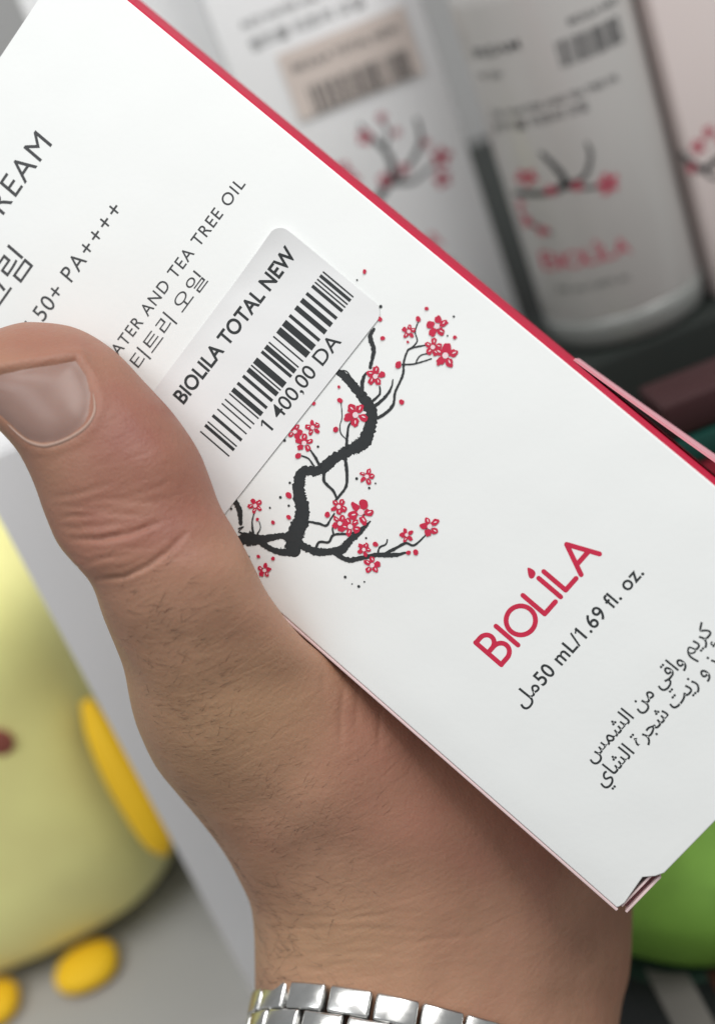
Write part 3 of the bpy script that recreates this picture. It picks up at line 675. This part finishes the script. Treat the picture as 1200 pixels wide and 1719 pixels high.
c1, b1 = carton('product_carton', 'white carton with cream barcode sticker and plum branch standing on the dark step', (392, 137), .336, .0515, .034, .160, RZ, M_cardgrey, math.radians(-2))
dress(c1, .9, 1.6, -4.5, True, 11)
one = cmap(1.0)
fork(c1, [[(628,342,13),(655,302,14),(657,272,12),(641,246,10),(618,226,9),(604,210,5)], [(668,302,8),(690,272,8),(706,236,8),(699,200,6)], [(660,306,10),(692,305,8),(716,286,6),(738,270,4)], [(645,250,6),(652,225,5),(640,200,4)], [(628,342,12),(600,352,9),(570,350,6)]],
     [(612,230,14),(575,285,15),(592,302,13),(645,302,13),(677,284,11),(740,264,18),(742,300,16),(640,197,9),(665,222,8),(715,240,8)], lambda x, y: front_local(c1, x, y), one, .15)
c0, b0 = carton('product_carton', 'plain white carton on the dark step, next to the stickered carton', (92, 137), .345, .0435, .034, .160, RZ, M_cardgrey, 0)
c3, b3 = carton('product_carton', 'pinkish white carton beside the bottle on the dark step', (1164, 300), .322, .054, .034, .165, RZ, M_cardpink, math.radians(4))
dress(c3, .94, -1.2, 14.0, False, 21)
fork(c3, [[(1142,258,7),(1160,275,11),(1180,284,12),(1204,268,12),(1235,240,9),(1260,200,7)], [(1180,284,8),(1195,298,6),(1230,300,5)]], [(1170,246,13),(1188,222,11),(1160,282,9),(1215,232,15),(1245,270,14)], lambda x, y: front_local(c3, x, y), one, .145)
c4, b4 = carton('product_carton', 'tall plain white carton on the grey shelf between hand and yellow plush toy', (228, 1300), .3005, .052, .033, .158, 0.0, M_cardgrey, 0)

# bottle
M_bot = mat('frosted_bottle', (.50, .49, .475), .32, .03, 30, sss=.0, coat=.25)
M_cap = mat('grey_cap', (.30, .29, .275), .4, .04, 30)
bp = at(1058, 548, .350); BR = .0208
bot = empty('cosmetic_bottle', (bp[0], bp[1], RZ), 0); tag(bot, 'frosted grey white cosmetic bottle with plum branch print on the dark step', 'bottle')
def lathe(name, prof, m, parent, n=48):
    v = []; f = []
    for r, z in prof:
        for k_ in range(n): a = 2 * math.pi * k_ / n; v.append((r * math.cos(a), r * math.sin(a), z))
    for i in range(len(prof) - 1):
        for k_ in range(n): f.append((i * n + k_, i * n + (k_ + 1) % n, (i + 1) * n + (k_ + 1) % n, (i + 1) * n + k_))
    f.append(tuple(range(n))[::-1]); f.append(tuple((len(prof) - 1) * n + k_ for k_ in range(n)))
    return mesh_obj(name, v, f, m, parent, True)
BH = .0935
lathe('base', [(BR * .86, 0), (BR * .94, .0006), (BR * .99, .0025), (BR * .998, .006), (BR * .998, .0085)], mat('dark_bottle_base', (.24, .25, .24), .25, .05, 40), bot)  # lowest ring of the bottle in a darker grey
bb_ = lathe('body', [(BR * .99, .0085), (BR, .009), (BR, BH - .006), (BR * .985, BH - .003), (BR * .93, BH - .0008), (BR * .8, BH)], M_bot, bot)
lathe('cap', [(BR * .90, BH), (BR * .96, BH + .0006), (BR * .97, BH + .002), (BR * .97, BH + .026), (BR * .94, BH + .028), (BR * .85, BH + .0286)], M_cap, bot)
def bmap(s, ox, oy):
    def f(v, z):
        a = -math.pi / 2 + ((v[:, 0] - 28.6) * s + ox) * 1e-3 / BR; r = BR + .00003 + z
        return np.c_[r * np.cos(a), r * np.sin(a), (v[:, 1] * s + oy) * 1e-3]
    return f
def bot_local(x, y):
    t = (bp[1] - BR - CPOS[1]) / (RWC @ ray(x, y))[1]; q_ = CPOS + (RWC @ ray(x, y)) * t; return (q_[0] - bp[0]) * 1e3, (q_[2] - RZ) * 1e3
def bwrap(v, z):
    a = -math.pi / 2 + np.arcsin(np.clip(v[:, 0] * 1e-3 / BR, -.97, .97)); r = BR + .00003 + z
    return np.c_[r * np.cos(a), r * np.sin(a), v[:, 1] * 1e-3]
for t, pa, pb, cp_ in (('RICE WATER AND TEA TREE OIL', (832, 200), (1046, 150), 1.5), ('쌀뜨물 티트리 오일', (846, 226), (990, 196), 1.9), ('CREAM', (806, 108), (882, 88), 2.2), ('SPF 50+', (826, 146), (860, 136), 1.5), ('50 mL/1.69 fl. oz.', (955, 500), (1058, 474), 1.4), ('BIOLILA NEW', (955, 44), (1050, 4), 1.6)):
    (xa, ya_), (xb, yb_) = bot_local(*pa), bot_local(*pb)
    L_ = Print(); L_.text(t, xa, (ya_ + yb_) / 2, xb, cap=cp_, offset=.015); L_.build('text_print', M_ink2, bot, bwrap)
(xa, ya_), (xb, yb_) = bot_local(934, 458), bot_local(1060, 434); L_ = Print(); logo(L_, xa, (ya_ + yb_) / 2, xb - xa, 4.0); L_.build('logo_print', M_rink2, bot, bwrap)
(xa, ya_), (xb, yb_) = bot_local(942, 112), bot_local(1056, 74); L_ = Print(); barcode(L_, xa, xb, (ya_ + yb_) / 2, (ya_ + yb_) / 2 + 6.0, 9); L_.build('barcode_print', M_ink2, bot, bwrap)
fork(bot, [[(868,348,9),(905,338,10),(940,327,11),(953,306,10),(936,281,8),(918,262,5)], [(955,312,7),(982,298,7),(992,262,6),(985,240,4)], [(872,350,8),(890,372,8),(915,392,7),(940,402,4)], [(955,318,6),(990,316,6),(1018,308,5)]],
     [(903,308,14),(889,370,18),(905,392,13),(1020,308,18),(972,314,9),(935,325,9),(930,400,8)], bot_local, bwrap, .15)

# red gift tin with teal band in front of the step
gp = at(1088, 650, .275)
M_gred = mat('crimson_wrap', srgb(140, 16, 40), .4, .1, 40); M_gdk = mat('shaded_lid', srgb(50, 17, 20), .5, .1, 40); M_gteal = mat('teal_band', srgb(0, 62, 54), .45, .1, 40)
gt = empty('gift_box', (gp[0], .245, 0)); tag(gt, 'crimson gift box with teal band and lid darkened for the shadow on its top in front of the dark step', 'gift box')
bm_obj('body', box_bm((0, 0, 0), (.075, .014, .104), .002), M_gred, gt); bm_obj('band', box_bm((-.0006, -.0006, .1045), (.0756, .0146, .1105), .0008), M_gteal, gt); bm_obj('lid', box_bm((-.0004, -.0004, .111), (.0754, .0144, .119), .0012), M_gdk, gt)  # lid coloured dark for the shadow over the top

# green pouch and black block for the dark space by the shelf edge
def blob_mesh(name, c, r, m, parent, wob=.03, seg=40, power=2.0, seed=1, flat=None):
    R = np.random.default_rng(seed); ks = R.normal(size=(14, 3)) * 3; ph = R.uniform(0, 6.28, 14); v = []; f = []; n2 = seg // 2
    for j in range(n2 + 1):
        for i in range(seg):
            th = math.pi * j / n2; a = 2 * math.pi * i / seg; d = np.array([math.sin(th) * math.cos(a), math.sin(th) * math.sin(a), math.cos(th)])
            d = np.sign(d) * np.abs(d) ** (2 / power)
            w = 1 + wob * np.sin(ks @ d + ph).sum() / 4; q_ = np.array(c) + d * np.array(r) * w
            if flat is not None: q_[2] = max(q_[2], flat)
            v.append(q_)
    for j in range(n2):
        for i in range(seg): f.append((j * seg + i, (j + 1) * seg + i, (j + 1) * seg + (i + 1) % seg, j * seg + (i + 1) % seg))
    return mesh_obj(name, v, f, m, parent, True)
gq = at(1215, 1445, .30)
M_green = mat('leaf_green_plush', srgb(118, 164, 62), .7, .5, 70, .3, 1500); M_green2 = mat('dark_green_shade', srgb(12, 46, 34), .7, .1, 60)
gr = empty('plush_cushion', (gq[0], gq[1], 0)); tag(gr, 'small round leaf green plush cushion on the shelf edge', 'cushion')
blob_mesh('body', (0, 0, .019), (.036, .027, .0172), M_green, gr, .03, 44, 2.2, 3)
blob_mesh('underside_shade', (0, 0, .005), (.0365, .0275, .005), M_green2, gr, .02, 44, 2.6, 4)  # dark green ring painting the shadow under the cushion
kq = at(1130, 1690, .30)
M_blk = mat('dark_space_block', (.008, .009, .011), .5, .2, 40); M_wst = mat('off_white_stripe', (.16, .15, .14), .5, .05, 60); M_brn = mat('brown_stripe', (.06, .022, .014), .5, .1, 60)
bk_ = empty('dark_space_block', (.008, .150, -.31)); tag(bk_, 'black block with off white and brown stripes, added for the dark space below the shelf edge', 'carton')
bm_obj('body', box_bm((0, 0, 0), (.10, .066, .318), .001), M_blk, bk_)  # added black block filling in the dark space below the shelf
bm_obj('stripe', box_bm((.013, -.0006, .002), (.021, .0666, .3186), .0002), M_wst, bk_); bm_obj('stripe', box_bm((.0245, -.0006, .002), (.042, .0666, .3186), .0002), M_brn, bk_)

# yellow plush toy
M_pl = mat('pale_yellow_fleece', srgb(250, 240, 160), .9, .16, 45, .8, 700); M_pl.node_tree.nodes['Principled BSDF'].inputs['Sheen Weight'].default_value = .7; M_pl.node_tree.nodes['Principled BSDF'].inputs['Sheen Tint'].default_value = (1, .95, .65, 1)
M_or = mat('golden_felt', srgb(252, 200, 32), .75, .08, 60, .4, 1500); M_chk = mat('brown_thread', srgb(150, 84, 72), .9, .1, 200)
pq = at(-22, 1310, .380)
pl_ = empty('plush_toy', (pq[0], pq[1], 0)); tag(pl_, 'pale yellow plush chick with golden wings and feet on the grey shelf', 'plush toy')
zc = pq[2]
body = blob_mesh('body', (0, 0, .0595), (.0480, .042, .0590), M_pl, pl_, .042, 64, 3.8, 8)
def limb(name, pts, m, parent, nr=14, flat=(1, 1)):
    Q = crspl(np.array(pts, float), 8); v = []; f = []; d = np.gradient(Q[:, :3], axis=0); d /= np.linalg.norm(d, axis=1)[:, None]
    for i in range(len(Q)):
        X = np.cross(d[i], (0, 1, 0)); X /= np.linalg.norm(X); Y = np.cross(d[i], X)
        for k_ in range(nr): a = 2 * math.pi * k_ / nr; v.append(Q[i, :3] + Q[i, 3] * (X * math.cos(a) * flat[0] + Y * math.sin(a) * flat[1]))
    for i in range(len(Q) - 1):
        for k_ in range(nr): f.append((i * nr + k_, i * nr + (k_ + 1) % nr, (i + 1) * nr + (k_ + 1) % nr, (i + 1) * nr + k_))
    f.append(tuple(range(nr))[::-1]); f.append(tuple((len(Q) - 1) * nr + k_ for k_ in range(nr)))
    return mesh_obj(name, v, f, m, parent, True)
PB = np.array([pq[0], pq[1], 0])
def rel(x, y, d): return at(x, y, d) - PB
wg = [(146, 1178, .340, .002), (166, 1225, .336, .0042), (198, 1290, .334, .0052), (234, 1355, .334, .0052), (264, 1408, .336, .0042), (278, 1432, .338, .0014)]
limb('wing', [(*rel(x, y, d), r) for x, y, d, r in wg], M_or, pl_, flat=(.85, .7))
limb('wing', [(-.048 - .002 * i, -.01, .075 - .008 * i, r) for i, r in enumerate((.003, .006, .007, .006, .002))], M_or, pl_, flat=(.85, .7))
for xo in (152, -38):
    c = rel(xo, 1622, .366)
    fo = blob_mesh('foot', (c[0], -.0390, .0036), (.0092, .0085, .0036), M_or, pl_, .02, 28, 2.3, 5)
bpl = BVHTree.FromPolygons([v.co for v in body.data.vertices], [p_.vertices for p_ in body.data.polygons]); hh = bpl.ray_cast(Vector(CPOS - PB), Vector(RWC @ ray(-4, 1248)).normalized()); c = np.array(hh[0]) if hh[0] is not None else rel(0, 1248, .337); ck = blob_mesh('cheek_spot', (c[0], c[1], c[2]), (.0042, .0009, .0042), M_chk, pl_, .02, 20, 2.0, 2)
